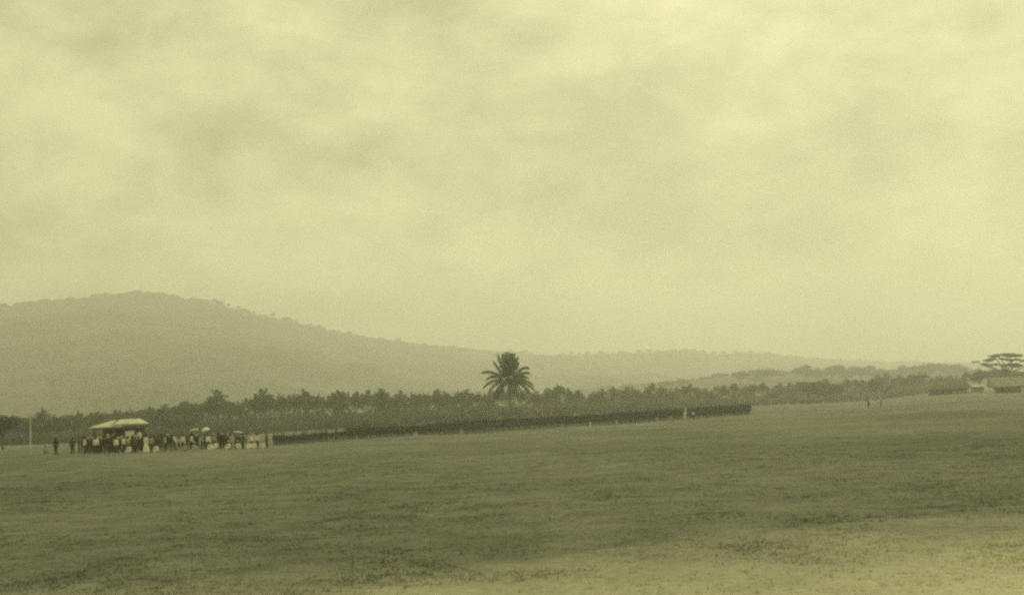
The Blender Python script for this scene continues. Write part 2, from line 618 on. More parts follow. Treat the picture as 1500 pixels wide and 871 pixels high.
TOP = [(0, 613), (30, 609), (60, 606), (100, 607), (140, 605), (170, 606), (200, 602), (230, 598), (260, 595), (290, 592), (320, 588), (360, 584), (400, 580), (450, 579),
       (500, 578), (600, 578), (700, 576), (780, 575), (850, 574), (900, 571), (1000, 570), (1100, 568), (1150, 566), (1200, 564), (1250, 562), (1300, 557), (1350, 553), (1420, 549)]
ROW = [(-60, 360), (250, 375), (450, 395), (700, 435), (900, 490), (1100, 560), (1270, 610), (1440, 670)]


def zone(x):
    for lim, w_ in [(120, 'left of the pavilion'), (230, 'behind the pavilion'), (400, 'behind the right part of the crowd'), (540, 'behind the left end of the ranks'), (690, 'left of the big lone palm'),
                    (800, 'behind the big lone palm'), (950, 'right of the big lone palm'), (1105, 'behind the right end of the ranks'), (1330, 'right of the ranks')]:
        if x < lim: return w_
    return 'by the thatched shed'


def height_to(x, y, D, p):
    return max(2.0, at(x, y, D).z - p.z)


for row in range(3):
    x = -25.0 + row * 7
    while x < 1440:
        D = interp(x, ROW) * (1 + 0.055 * row + rnd.uniform(-0.012, 0.012))
        p = on_ground(x, D)
        y = interp(x, TOP) - 2 - (3 if x > 1000 else 0) + rnd.choice([-5, -2, 1, 4, 7]) + rnd.uniform(-2, 2) + (2 - row) * 1.5
        broad = rnd.random() < (0.4 if x < 290 else (0.22 if x > 1130 else 0.0))
        if broad:
            h = height_to(x, y, D, p)
            put_tree(p, h, ('front', 'second', 'rear')[row] + ' row dark broadleaf tree among the palms ' + zone(x), 'broadleaf trees among the palms', rnd.uniform(0.8, 1.15))
        else:
            h = height_to(x, y + 1, D, p)
            put_palm(p, h, ('front', 'second', 'rear')[row] + ' row plantation palm ' + zone(x), 'palms of the plantation row')
        x += (13.5 + rnd.uniform(0, 9)) * (390 / D) ** 0.45
for (x, y, D, lab) in [(62, 598, 375, 'palm poking above the low trees at the far left of the picture'),
                       (320, 572, 380, 'small crowned palm standing clear above the trees right of the pavilion'),
                       (389, 571, 385, 'bushy palm at the high left shoulder of the plantation'),
                       (446, 572, 410, 'palm with a pointed crown above the left end of the front rank'),
                       (502, 570, 400, 'palm with a flat pagoda crown left of the mountain foot'),
                       (563, 569, 410, 'palm with a tall rounded crown between two lower palms'),
                       (643, 571, 425, 'palm with a neat round crown left of the big palm'),
                       (823, 563, 460, 'slender palm rising above the row right of the big palm'),
                       (957, 562, 510, 'palm with lifted fronds above the middle of the ranks'),
                       (1014, 563, 530, 'narrow palm crown above the right half of the ranks')]:
    p = on_ground(x, D)
    put_palm(p, height_to(x, y, D, p) * 1.02, lab, 'palms of the plantation row')
x = -20.0
while x < 1420:
    D = interp(x, ROW) * rnd.uniform(0.955, 0.99)
    p = on_ground(x, D)
    put_bush(p, rnd.uniform(2.2, 4.6), 'low leafy bush at the feet of the palms ' + zone(x), 'bushes under the palms', rnd.uniform(1.0, 1.5))
    x += rnd.uniform(12, 19) * (310 / D) ** 0.3
x = -20.0
while x < 1420:
    D = interp(x, ROW) * rnd.uniform(1.16, 1.2)
    p = on_ground(x, D)
    put_bush(p, rnd.uniform(5.5, 7.8), 'tall leafy bush deep among the palms ' + zone(x), 'tall bushes among the palms', rnd.uniform(0.75, 1.0))
    x += rnd.uniform(15, 21) * (310 / D) ** 0.3
# a nearer dark tree cut by the left edge
p = on_ground(4, 235)
put_tree(p, height_to(4, 603, 235, p), 'dark bushy tree cut by the left edge of the picture', None, 0.9)
# rounded dark trees at the right end of the row
for (x, y, D, wd, lab) in [(1186, 556, 545, 1.1, 'round dark tree at the right end of the palm row'), (1208, 561, 550, 1.1, 'lower round tree leaning on the round dark tree'),
                           (1229, 559, 552, 0.7, 'narrow dark tree standing beside a gap in the row'), (1282, 551, 570, 0.8, 'tall narrow tree behind the two lone figures')]:
    p = on_ground(x, D)
    put_tree(p, height_to(x, y, D, p), lab, 'broadleaf trees among the palms', wd)
for (x, y, D, wd, lab) in [(1436, 540, 610, 1.0, 'grey tree left of the flat topped tree'), (1456, 538, 640, 1.2, 'round grey tree under the left side of the flat topped tree'),
                           (1478, 537, 650, 1.3, 'round grey tree behind the trunk of the flat topped tree'), (1497, 540, 640, 1.2, 'round grey tree behind the long house at the right edge')]:
    p = on_ground(x, D)
    put_tree(p, height_to(x, y, D, p), lab, None, wd)
# hazy trees on the low hill
LHT = [(1000, 552), (1030, 549), (1056, 544), (1085, 540), (1110, 538), (1122, 537), (1140, 538), (1156, 539), (1182, 533), (1198, 538), (1219, 532), (1240, 540), (1262, 532), (1283, 537), (1305, 538),
       (1322, 534), (1340, 534), (1364, 529), (1390, 530), (1404, 532), (1428, 537), (1450, 539), (1475, 540), (1498, 541), (920, 561), (950, 558), (975, 556), (1520, 540)]
for x, y in LHT:
    D = 1290 + rnd.uniform(-80, 80)
    b = at(x, interp(x, LH_PROF) + 15, D)
    put_tree(b, max(9, at(x, y, D).z - b.z), 'grey hazy rounded tree on the low rise ' + ('above the right end of the ranks' if x < 1105 else 'above the grass right of the ranks' if x < 1255 else 'above the two lone figures' if x < 1330 else 'above the dark thatched shed' if x < 1425 else 'behind the flat topped tree'), 'hazy trees on the low rise', rnd.uniform(1.1, 1.6))
# tiny trees along the mountain skyline
for x in [rnd.uniform(250, 1260) for _ in range(80)]:
    D, h = m_at(x)
    q = at(x, interp(x, M_PROF), D)
    q = Vector((q.x, q.y, h - 4.0))
    put_tree(q, 7 + 7 * rnd.random() ** 2, 'tiny tree standing on the skyline of the hazy mountain', 'trees on the mountain skyline', rnd.uniform(0.7, 1.5))

# ---- the big palm
BD = 300.0
base = on_ground(749, BD)
ctr = at(745, 556, BD)
bp = empty('coconut_palm', base)
tag(bp, 'big lone coconut palm towering over the plantation row, fronds spread wide', 'palm')
V, Fc = [], []
c = ctr - base
pts = [(c.x * (k / 8) ** 1.6, 0.4 * math.sin(k / 8 * 3.1), c.z * k / 8 - (0.3 if k == 0 else 0)) for k in range(9)]
tube(V, Fc, pts, [0.36, 0.25, 0.21, 0.19, 0.18, 0.17, 0.16, 0.16, 0.18], n=9)
mesh_obj('trunk', smooth(py_mesh('trunk', V, Fc)), bark, bp)
BIG = [(-39, -13, -26, -20, 0.3), (-37, 9, -26, -6, -0.5), (-24, 32, -22, 4, 0.6), (-30, 19, -26, 0, -0.8), (-20, -29, -13, -16, 0.2), (-13, -38, -8, -20, -0.3),
       (-6, -39, -4, -20, 0.5), (0, -40, 0, -20, -0.4), (5, -39, 2, -22, 0.3), (9, -37, 4, -22, -0.6), (14, -33, 6, -22, 0.4), (14, -25, 8, -18, -0.7), (-3, -36, -2, -18, 0.9),
       (4, -34, 3, -17, -0.9), (11, -30, 5, -18, 0.1),
       (30, -17, 23, -24, 0.3), (31, -9, 22, -15, -0.4), (29, -3, 19, -10, 0.6), (36, 9, 27, -5, 0.2), (38, 17, 28, 1, -0.5), (31, 21, 26, 3, 0.7), (25, 16, 19, -2, -0.9),
       (13, 25, 12, 3, -0.9), (0, 22, 1, 2, -1.0), (-12, 23, -11, 3, -0.9), (-18, 27, -15, 4, 0.9), (7, 24, 8, 2, 0.9), (-33, -3, -22, -14, 0.5), (20, 27, 18, 4, 0.3)]
PX = BD / F_PX
for k, (tx, ty, cx, cy, dp) in enumerate(BIG):
    w2 = lambda a, b, dd: rt0 * (a * PX) + Vector((0, 0, 1)) * (-b * PX) + Vector((0, dd, 0))
    f = frond_mesh('frond', (0, 0, 0), w2(cx, cy, dp * 2.0), w2(tx, ty, dp * 3.6), 1.35, pairs=32, seed=900 + k, wide=0.085)
    o = mesh_obj('frond', f, leaf_palm, bp)
    o.location = c
V, Fc = [], []
for k in range(7):
    a = k * 0.9
    lathe(V, Fc, [(0.001, -0.15), (0.11, -0.08), (0.13, 0.02), (0.08, 0.12), (0.001, 0.16)], n=7, off=(0.32 * math.cos(a), 0.32 * math.sin(a), -0.35 - 0.1 * (k % 2)))
o = mesh_obj('coconut_bunch', smooth(py_mesh('coconut_bunch', V, Fc)), bark, bp)
o.location = c

# ---- the flat-topped spreading tree at the right edge
TD = 520.0
tb = on_ground(1474, TD)
te = empty('spreading_tree', tb)
tag(te, 'large flat topped spreading tree behind the sheds at the right edge', 'tree')
P2 = TD / F_PX


def trel(x, y, dd=0.0):
    q = at(x, y, TD) - tb
    return (q.x, q.y + dd, q.z)


V, Fc = [], []
tube(V, Fc, [(0, 0, -0.3), (0.1, 0, 3), trel(1473, 548)], [0.75, 0.55, 0.45], n=9)
limbs = [((1473, 548), (1456, 538), (1434, 530), 2), ((1473, 548), (1462, 530), (1448, 521), -2), ((1473, 548), (1472, 532), (1468, 520), 3), ((1473, 548), (1480, 530), (1488, 520), -3),
         ((1473, 548), (1488, 536), (1502, 528), 2), ((1473, 548), (1492, 540), (1512, 533), -2), ((1473, 548), (1458, 543), (1440, 537), -4), ((1473, 548), (1478, 534), (1494, 524), 5)]
for a, b, d, dd in limbs:
    tube(V, Fc, [trel(*a), trel(b[0], b[1], dd * 0.5), trel(d[0], d[1], dd)], [0.38, 0.24, 0.09], n=6)
mesh_obj('trunk', smooth(py_mesh('trunk', V, Fc)), bark, te)
lob = []
for (x, y, wx, wz, n) in [(1467, 519.5, 20, 1.1, 7), (1448, 522, 9, 0.9, 3), (1484, 520.5, 12, 1.1, 5), (1458, 526, 16, 1.0, 6), (1482, 527, 14, 1.0, 5), (1440, 529, 8, 1.0, 3), (1503, 528, 12, 1.0, 5),
                          (1450, 534, 12, 1.6, 4), (1474, 534, 18, 1.6, 6), (1500, 536, 14, 1.4, 5), (1518, 531, 8, 1.2, 3)]:
    for k in range(n):
        q = trel(x + rnd.uniform(-wx, wx) * 0.8, y + rnd.uniform(-0.8, 0.8), rnd.uniform(-6, 6))
        lob.append((*q, rnd.uniform(1.0, 2.0), rnd.uniform(1.2, 2.4), wz * P2 * rnd.uniform(0.7, 1.3)))
mesh_obj('crown', blob_leaves('crown', lob, 6500, 0.3, 77, flat=0.5), leaf_broad, te)

# ------------------------------------------------------------------ buildings
roof_pale = mat('pale_roof', (0.52, 0.51, 0.36), (0.68, 0.66, 0.48), scale=0.8, bump=0.1)
thatch = mat('dark_thatch', (0.055, 0.055, 0.035), (0.10, 0.10, 0.06), scale=2.0, bump=0.5)
thatch_dry = mat('dry_thatch', (0.27, 0.27, 0.20), (0.38, 0.38, 0.29), scale=1.2, bump=0.4)
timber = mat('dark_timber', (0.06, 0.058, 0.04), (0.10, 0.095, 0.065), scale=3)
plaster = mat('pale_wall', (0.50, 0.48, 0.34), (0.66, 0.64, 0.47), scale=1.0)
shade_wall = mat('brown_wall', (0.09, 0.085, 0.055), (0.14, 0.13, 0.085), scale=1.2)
cloth_w = mat('pale_cloth', (0.76, 0.74, 0.60), (0.85, 0.83, 0.68), scale=1.5, obj_rand=0.12)


def part(name, parent, m, fn):
    V, Fc = [], []
    fn(V, Fc)
    return mesh_obj(name, py_mesh(name, V, Fc), m, parent)


def hip_roof(V, Fc, x0, x1, y0, y1, ze, rx0, rx1, ry, zr, th=0.12):
    b = len(V)
    for dz in (0, -th):
        V += [(x0, y0, ze + dz), (x1, y0, ze + dz), (x1, y1, ze + dz), (x0, y1, ze + dz), (rx0, ry, zr + dz), (rx1, ry, zr + dz)]
    Fc += [(b, b + 1, b + 5, b + 4), (b + 1, b + 2, b + 5), (b + 2, b + 3, b + 4, b + 5), (b + 3, b, b + 4)]
    c = b + 6
    Fc += [(c + 4, c + 5, c + 1, c), (c + 5, c + 2, c + 1), (c + 5, c + 4, c + 3, c + 2), (c + 4, c, c + 3)]
    for j in range(4):
        Fc.append((b + (j + 1) % 4, b + j, c + j, c + (j + 1) % 4))


# pavilion with the white roof, left
pv = on_ground(172, 152)
pe = empty('pavilion', pv)
tag(pe, 'small open pavilion with a bright pale hipped roof behind the crowd', 'pavilion')
q = lambda x, y: (at(x, y, 152) - pv)
E = 0.5 * (q(140, 624.5).z + q(208, 620).z)
ridge = q(168, 613).z * 0.5 + q(202, 613.5).z * 0.5
xl, xr = q(139, 624).x, q(209, 620).x
xa, xb = q(168, 613).x, q(203, 613).x
xg0, xg1 = q(169, 616).x, q(175, 616).x
rz0 = ridge - .05
part('roof', pe, roof_pale, lambda V, Fc: hip_roof(V, Fc, xg1, xr, -2.0, 2.4, E + .14, xg1 + .04, xb, 0.2, rz0 + .06))
part('roof', pe, roof_pale, lambda V, Fc: hip_roof(V, Fc, xl, xg0, -2.0, 2.4, E - .12, xa - .1, xg0 - .04, 0.2, rz0))
rf = pe.children[0]
part('ridge_cap', rf, timber, lambda V, Fc: tube(V, Fc, [(xg1 + .04, .2, rz0 + .07), (xb, .2, rz0 + .07)], 0.05, n=6))
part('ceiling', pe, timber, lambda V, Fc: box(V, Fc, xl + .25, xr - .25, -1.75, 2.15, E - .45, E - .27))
nP = 5
for k in range(nP):
    xx = xl + 0.45 + (xr - xl - 0.9) * k / (nP - 1)
    for yy in (-1.6, 1.95):
        part('post', pe, timber, lambda V, Fc: box(V, Fc, xx - .07, xx + .07, yy - .07, yy + .07, -0.2, E - .46))
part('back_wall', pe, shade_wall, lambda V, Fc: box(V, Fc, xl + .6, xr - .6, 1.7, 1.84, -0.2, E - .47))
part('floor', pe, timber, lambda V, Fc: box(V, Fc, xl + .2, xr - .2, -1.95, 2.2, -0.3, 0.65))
for k in (0, 2, 3):
    xx0 = xl + 0.45 + (xr - xl - 0.9) * k / (nP - 1) + .08
    xx1 = xl + 0.45 + (xr - xl - 0.9) * (k + 1) / (nP - 1) - .08
    zt = (1.55, 0, 1.5, 2.15)[k]
    part('cloth_screen', pe, cloth_w, lambda V, Fc: box(V, Fc, xx0, xx1, -1.66, -1.6, (.75 if k else .7), zt + .2))
part('railing', pe, timber, lambda V, Fc: box(V, Fc, xl + .5, xr - .5, -1.72, -1.68, 1.4, 1.48))

# low dark thatched shed, right
sp = on_ground(1391, 480)
se = empty('thatched_shed', sp)
tag(se, 'long low open shed with a dark thatched roof at the far field edge', 'shed')
q = lambda x, y: (at(x, y, 480) - sp)
x0, x1 = q(1361, 567).x, q(1421, 564).x
ez = 2.05
part('roof', se, thatch, lambda V, Fc: hip_roof(V, Fc, x0, x1, -2.6, 2.6, ez, x0 + 1.2, x1 - 0.8, 0, ez + 1.6, 0.3))
for k in range(7):
    xx = x0 + .5 + (x1 - x0 - 1.0) * k / 6
    for yy in (-2.2, 2.2):
        part('post', se, timber, lambda V, Fc: box(V, Fc, xx - .1, xx + .1, yy - .1, yy + .1, -.3, ez - .1))
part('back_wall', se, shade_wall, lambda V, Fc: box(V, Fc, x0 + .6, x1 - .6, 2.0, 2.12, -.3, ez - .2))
for a, b, zb, zt in [(.50, .74, .45, .85), (.80, .93, .75, 1.15)]:
    part('pale_bench', se, plaster, lambda V, Fc: box(V, Fc, x0 + (x1 - x0) * a, x0 + (x1 - x0) * b, -1.9, -1.3, zb - .1, zt - .05))
# small pale roofed hut right of it
hp = on_ground(1433, 500)
he = empty('small_hut', hp)
tag(he, 'tiny hut with a thin pale roof between the two sheds', 'hut')
part('roof', he, roof_pale, lambda V, Fc: hip_roof(V, Fc, -2.6, 2.4, -1.6, 1.6, 2.3, -2.0, 1.9, 0, 2.85, .12))
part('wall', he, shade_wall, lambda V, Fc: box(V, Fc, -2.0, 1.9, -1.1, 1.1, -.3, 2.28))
part('door', he, timber, lambda V, Fc: box(V, Fc, -.5, .4, -1.16, -1.12, -.1, 1.85))

# long house at the right edge
hb = on_ground(1470, 445)
le = empty('long_house', hb)
tag(le, 'long house with a tall dry thatch roof running out of the right edge', 'house')
q = lambda x, y: (at(x, y, 445) - hb)
x0, x1 = q(1459, 566).x, q(1560, 560).x
rz = q(1470, 551).z
xr0 = q(1446, 551).x
part('roof', le, thatch_dry, lambda V, Fc: hip_roof(V, Fc, x0 - 1.8, x1, -3.6, 3.6, 2.3, xr0, x1 - 1, 0, rz, .28))
part('ridge_cap', le.children[0], thatch, lambda V, Fc: tube(V, Fc, [(xr0 - .2, 0, rz + .05), (x1 - 1, 0, rz + .05)], 0.16, n=6))
part('eave_board', le.children[0], thatch, lambda V, Fc: box(V, Fc, x0 - 1.7, x1, -3.68, -3.62, 1.92, 2.28))
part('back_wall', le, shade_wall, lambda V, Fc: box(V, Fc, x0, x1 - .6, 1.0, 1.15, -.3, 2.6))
for k in range(10):
    xx = x0 + .3 + (x1 - x0 - 1) * k / 9
    part('post', le, timber, lambda V, Fc: box(V, Fc, xx - .1, xx + .1, -3.1, -2.9, -.4, 2.2))
xx = q(1493, 570).x
part('white_door_panel', le, plaster, lambda V, Fc: box(V, Fc, xx - .75, xx + .75, -3.35, -3.25, -.1, 2.1))

# ------------------------------------------------------------------ people
skin_m = mat('skin', (0.13, 0.10, 0.06), (0.17, 0.13, 0.08), scale=4, obj_rand=0.2)
dark_m = mat('dark_cloth', (0.022, 0.022, 0.016), (0.036, 0.036, 0.026), scale=3, obj_rand=0.3)
khaki_m = mat('drab_cloth', (0.055, 0.054, 0.038), (0.080, 0.078, 0.054), scale=3, obj_rand=0.25)
white_m = mat('white_cloth', (0.76, 0.74, 0.60), (0.85, 0.83, 0.69), scale=3, obj_rand=0.15)
grey_m = mat('pale_grey_cloth', (0.34, 0.33, 0.24), (0.44, 0.43, 0.32), scale=3, obj_rand=0.2)
hair_m = mat('hair', (0.02, 0.018, 0.014))
straw_m = mat('straw', (0.50, 0.47, 0.32), (0.60, 0.57, 0.40), scale=8)


def skin_body(joints, edges, root):
    """joints: name -> (x, y, z, r). Continuous skinned surface as plain arrays"""
    names = list(joints)
    me = bpy.data.meshes.new('tmp')
    me.from_pydata([joints[n][:3] for n in names], [(names.index(a), names.index(b)) for a, b in edges], [])
    o = bpy.data.objects.new('tmp', me)
    C.objects.link(o)
    md = o.modifiers.new('s', 'SKIN')
    md.use_smooth_shade = True
    for i, n in enumerate(names):
        r = joints[n][3]
        me.skin_vertices[0].data[i].radius = r if isinstance(r, tuple) else (r, r)
        me.skin_vertices[0].data[i].use_root = (n == root)
    sb = o.modifiers.new('d', 'SUBSURF')
    sb.levels = sb.render_levels = 1
    dg = bpy.context.evaluated_depsgraph_get()
    ev = o.evaluated_get(dg)
    em = ev.to_mesh()
    V = [tuple(v.co) for v in em.vertices]
    Fc = [tuple(p.vertices) for p in em.polygons]
    ev.to_mesh_clear()
    bpy.data.objects.remove(o)
    bpy.data.meshes.remove(me)
    return V, Fc


def person_mesh(pose='stand', seed=0):
    r = random.Random(seed)
    J, Ed = {}, []

    def add(n, x, y, z, rad, to=None):
        J[n] = (x, y, z, rad)
        if to: Ed.append((to, n))
    lean = r.uniform(-.02, .02)
    hz = 0.93 if pose != 'sit' else 0.14
    add('pelvis', 0, 0, hz, (0.185, 0.140))
    add('waist', lean * .3, 0.0, hz + .17, (0.178, 0.135), 'pelvis')
    add('chest', lean, -0.01, hz + .36, (0.205, 0.148), 'waist')
    add('neck0', lean, 0.0, hz + .52, (0.095, 0.080), 'chest')
    add('neck1', lean, -0.01, hz + .585, (0.064, 0.066), 'neck0')
    add('jaw', lean, -0.03, hz + .645, (0.082, 0.098), 'neck1')
    add('skull', lean, -0.01, hz + .735, (0.094, 0.115), 'jaw')
    add('crown', lean, 0.0, hz + .79, (0.062, 0.075), 'skull')
    hands = []
    for s, nm in ((-1, 'l'), (1, 'r')):
        sw = r.uniform(-.06, .06)
        add('sh' + nm, s * .185 + lean, 0, hz + .46, 0.080, 'chest')
        if pose == 'hold' and s == 1:
            e = (s * .25, -.10, hz + .22); h = (s * .19, -.30, hz + .40); hd = Vector((0, -.5, .86))
        elif pose == 'sit':
            e = (s * .26, -.06, hz + .22); h = (s * .20, -.26, hz + .12); hd = Vector((-s * .3, -.9, -.2))
        else:
            e = (s * .245, sw + .01, hz + .19); h = (s * .255, sw - .06, hz - .06); hd = Vector((0, -.15, -1))
        hd.normalize()
        add('el' + nm, *e, 0.060, 'sh' + nm)
        add('wr' + nm, *h, 0.042, 'el' + nm)
        pm = Vector(h) + hd * .075
        add('pa' + nm, *pm, (0.022, 0.038), 'wr' + nm)
        hands.append((pm, hd, s))
        if pose == 'sit':
            add('hip' + nm, s * .09, -.03, hz, 0.125, 'pelvis')
            add('kn' + nm, s * .30, -.38, hz + .14, 0.082, 'hip' + nm)
            add('an' + nm, -s * .04, -.46 - .04 * s, .07, 0.042, 'kn' + nm)
            add('to' + nm, -s * .16, -.52 - .04 * s, .05, 0.038, 'an' + nm)
        else:
            fy = {'walk': s * .20}.get(pose, r.uniform(-.03, .03))
            add('hip' + nm, s * .085, 0, .86, 0.122, 'pelvis')
            add('kn' + nm, s * .10, fy * .45 - .02, .49, 0.086, 'hip' + nm)
            add('an' + nm, s * .105, fy + .02, .09, 0.064, 'kn' + nm)
            add('to' + nm, s * .12, fy - .13, .04, (0.050, 0.042), 'an' + nm)
    V, Fc = skin_body(J, Ed, 'pelvis')
    nb = len(Fc)
    sk = set()
    for pm, hd, s in hands:      # four fingers and a thumb, unequal and bent, rooted in the palm
        a = hd.orthogonal().normalized() if abs(hd.z) < .9 else Vector((0, 1, 0))
        cr_ = hd.cross(a).normalized()
        for k, ln in enumerate((.062, .072, .068, .055)):
            q0 = pm + a * (.030 - .020 * k) + hd * .01
            q1 = q0 + hd * ln * .6 + cr_ * (-s * .008)
            q2 = q1 + (hd * .7 + cr_ * (-s * .6)) * ln * .55
            tube(V, Fc, [q0, q1, q2], [.0095, .0085, .006], n=5)
        q0 = pm - hd * .035 + a * .030
        tube(V, Fc, [q0, q0 + a * .025 + hd * .025, q0 + a * .030 + hd * .058], [.011, .010, .007], n=5)
    hx, hy, hzz = J['skull'][0], J['skull'][1], J['skull'][2]
    tube(V, Fc, [(hx, hy - .085, hzz - .01), (hx, hy - .118, hzz - .05), (hx, hy - .09, hzz - .06)], [.010, .015, .011], n=5)   # nose
    for s in (-1, 1):
        tube(V, Fc, [(hx + s * .072, hy + .01, hzz - .06), (hx + s * .086, hy + .015, hzz - .03), (hx + s * .076, hy + .01, hzz)], [.008, .014, .008], n=5)  # ears
    feat = len(Fc)
    for s in (-1, 1):
        box(V, Fc, hx + s * .030 - .012, hx + s * .030 + .012, hy - .106, hy - .085, hzz - .018, hzz - .006)      # eyes
    box(V, Fc, hx - .024, hx + .024, hy - .112, hy - .09, hzz - .096, hzz - .088)                                # mouth
    me = py_mesh('body', V, Fc)
    # 0 skin, 1 top, 2 trousers, 3 shoes / hair
    idx = []
    for k, p in enumerate(me.polygons):
        cx, cy, cz = p.center
        if k >= feat: i = 3
        elif k >= nb: i = 0
        elif cz > hz + .555:
            i = 3 if (cy > hy + .02 and cz > hzz - .07) or cz > hzz + .045 else 0
        else:
            i = 1
            for pm, hd, s in hands:
                if (Vector((cx, cy, cz)) - pm).length < .085: i = 0
            if i == 1:
                if pose == 'sit': i = 2 if cz < hz + .06 or cy < -.28 else 1
                else: i = 3 if cz < .075 else (2 if cz < hz - .01 and abs(cx) < .235 else 1)
        idx.append(i)
    me.polygons.foreach_set('material_index', idx)
    smooth(me)
    return me, Vector((hx, hy, hzz)), hz


def hat_mesh(kind):
    V, Fc = [], []
    if kind == 'brim':
        lathe(V, Fc, [(0.20, -.015), (0.205, .0), (0.10, .012), (0.098, .09), (0.085, .115), (0.001, .12)], n=12, sy=1.12)
        lathe(V, Fc, [(0.20, -.015), (0.098, -.004), (0.096, .06), (0.001, .065)], n=12, sy=1.12)
    else:
        lathe(V, Fc, [(0.092, -.02), (0.098, .03), (0.110, .075), (0.06, .10), (0.001, .10)], n=12, sy=1.15)
        b = len(V)
        V += [(-.07, -.10, -.01), (.07, -.10, -.01), (.05, -.17, -.035), (-.05, -.17, -.035)]
        Fc.append((b, b + 1, b + 2, b + 3))
    return smooth(py_mesh('hat', V, Fc))


def skirt_mesh():
    V, Fc = [], []
    prof = [(0.13, 1.10), (0.16, .95), (0.21, .75), (0.26, .45), (0.31, .12), (0.315, .06), (0.29, .06), (0.24, .45), (0.15, .9)]
    b = 0
    n = 18
    for (rr, z) in prof:
        for j in range(n):
            t = 2 * math.pi * j / n
            q_ = rr * (1 + .07 * math.cos(6 * t) * (1.1 - z))
            V.append((q_ * math.cos(t), .85 * q_ * math.sin(t), z))
    for i in range(len(prof) - 1):
        for j in range(n):
            Fc.append((i * n + j, i * n + (j + 1) % n, (i + 1) * n + (j + 1) % n, (i + 1) * n + j))
    return smooth(py_mesh('skirt', V, Fc))


POSES = {k: [person_mesh(k, s) for s in range(n)] for k, n in (('stand', 4), ('walk', 2), ('sit', 3), ('hold', 1))}
HAT, CAP, SKIRT = hat_mesh('brim'), hat_mesh('cap'), skirt_mesh()
BODY = {}


def person(p, rz, pose='stand', top='dark', low='dark', hat=None, hat_m=None, skirt=None, scale=1.0, label=None, group=None, v=None):
    opts = POSES[pose]
    vi = rnd.randrange(len(opts)) if v is None else v
    me, head, hz = opts[vi]
    key = (pose, vi, top, low)
    if key not in BODY:
        pal = {'dark': dark_m, 'drab': khaki_m, 'white': white_m, 'grey': grey_m}
        m2 = me.copy()
        for mm in (skin_m, pal[top], pal[low], hair_m): m2.materials.append(mm)
        BODY[key] = m2
    o = bpy.data.objects.new('person', BODY[key])
    C.objects.link(o)
    o.location = p
    o.rotation_euler = (0, 0, rz)
    o.scale = (scale,) * 3
    tag(o, label, 'person', group)
    if hat:
        h = bpy.data.objects.new('hat' if hat is HAT else 'cap', hat)
        C.objects.link(h)
        h.parent = o
        h.location = head + Vector((0, 0, .035))
        h.material_slots[0].link = 'OBJECT' if h.material_slots else 'DATA'
        if h.material_slots: h.material_slots[0].material = hat_m
    if skirt:
        k = bpy.data.objects.new('skirt', SKIRT)
        C.objects.link(k)
        k.parent = o
        k.material_slots[0].link = 'OBJECT'
        k.material_slots[0].material = skirt
    return o


for m_ in (HAT, CAP, SKIRT): m_.materials.append(dark_m)

# ---- the long front rank
FR = [(400, 196), (450, 205), (700, 240), (900, 260), (1100, 286)]


def line(tab, xa, xb, step):
    out, x = [], xa
    while x < xb:
        D = interp(x, tab)
        out.append((x, D))
        a, b = at(x, 620, D), at(x + 4, 620, interp(x + 4, tab))
        x += 4 * step / math.hypot(a.x - b.x, a.y - b.y)
    return out


front = line(FR, 402, 1100, 0.58)


def front_label(x):
    if x == front[0][0]: return 'person in dark clothes, leftmost of the long front rank'
    if x == front[-1][0]: return 'person in dark clothes, rightmost of the long front rank'
    for lim, w_ in [(512, 'left of where the rear ranks begin'), (690, 'left of the big lone palm'), (800, 'below the big lone palm'), (1001, 'between the big palm and the gap')]:
        if x < lim: return 'person in dark clothes in the front rank ' + w_
    return 'person in dark clothes in the front rank right of the gap'

for (x, D) in front:
    if 1001 < x < 1006 or 606 < x < 608.5 or 903 < x < 905 or rnd.random() < .03: continue
    p = on_ground(x + rnd.uniform(-.4, .4), D + rnd.uniform(-.25, .25), -.01)
    person(p, rnd.gauss(R(-12), .15), 'stand', rnd.choice(['dark', 'dark', 'dark', 'drab']), 'dark', rnd.choice([CAP, CAP, HAT]), rnd.choice([dark_m, dark_m, khaki_m]), scale=rnd.uniform(.88, 1.1),
           label=front_label(x), group='people of the front rank')
# the ranks behind: too many and too small to tell apart
chunks = {}
pre = []
for (xs, off, step) in [(508, 0.0, .55), (520, 1.3, .6), (640, 2.9, .6)]:
    RR = [(450, 226 + off), (700, 263 + off), (900, 284 + off), (1100, 309 + off)]
    for (x, D) in line(RR, xs, 1101, step):
        if 1001 < x < 1008 or rnd.random() < .04: continue
        pre.append((on_ground(x + rnd.uniform(-.4, .4), D, -.01), rnd.gauss(R(-12), .2), rnd.uniform(.94, 1.07)))
src = []
for vi in range(4):
    me, head, _ = POSES['stand'][vi]
    bmx = bmesh.new(); bmx.from_mesh(me); bmesh.ops.triangulate(bmx, faces=bmx.faces[:])
    v_ = np.array([v.co[:] for v in bmx.verts]); f_ = np.array([[v.index for v in f.verts] for f in bmx.faces]); mi = np.array([f.material_index for f in bmx.faces])
    bmx.free()
    bmx = bmesh.new(); bmx.from_mesh(CAP); bmesh.ops.triangulate(bmx, faces=bmx.faces[:])
    hv = np.array([v.co[:] for v in bmx.verts]) + np.array(head) + [0, 0, .035]; hf = np.array([[v.index for v in f.verts] for f in bmx.faces]); bmx.free()
    src.append((np.vstack([v_, hv]), np.vstack([f_, hf + len(v_)]), np.concatenate([mi, np.full(len(hf), 1)])))
VV, FF, MI, nb = [], [], [], 0
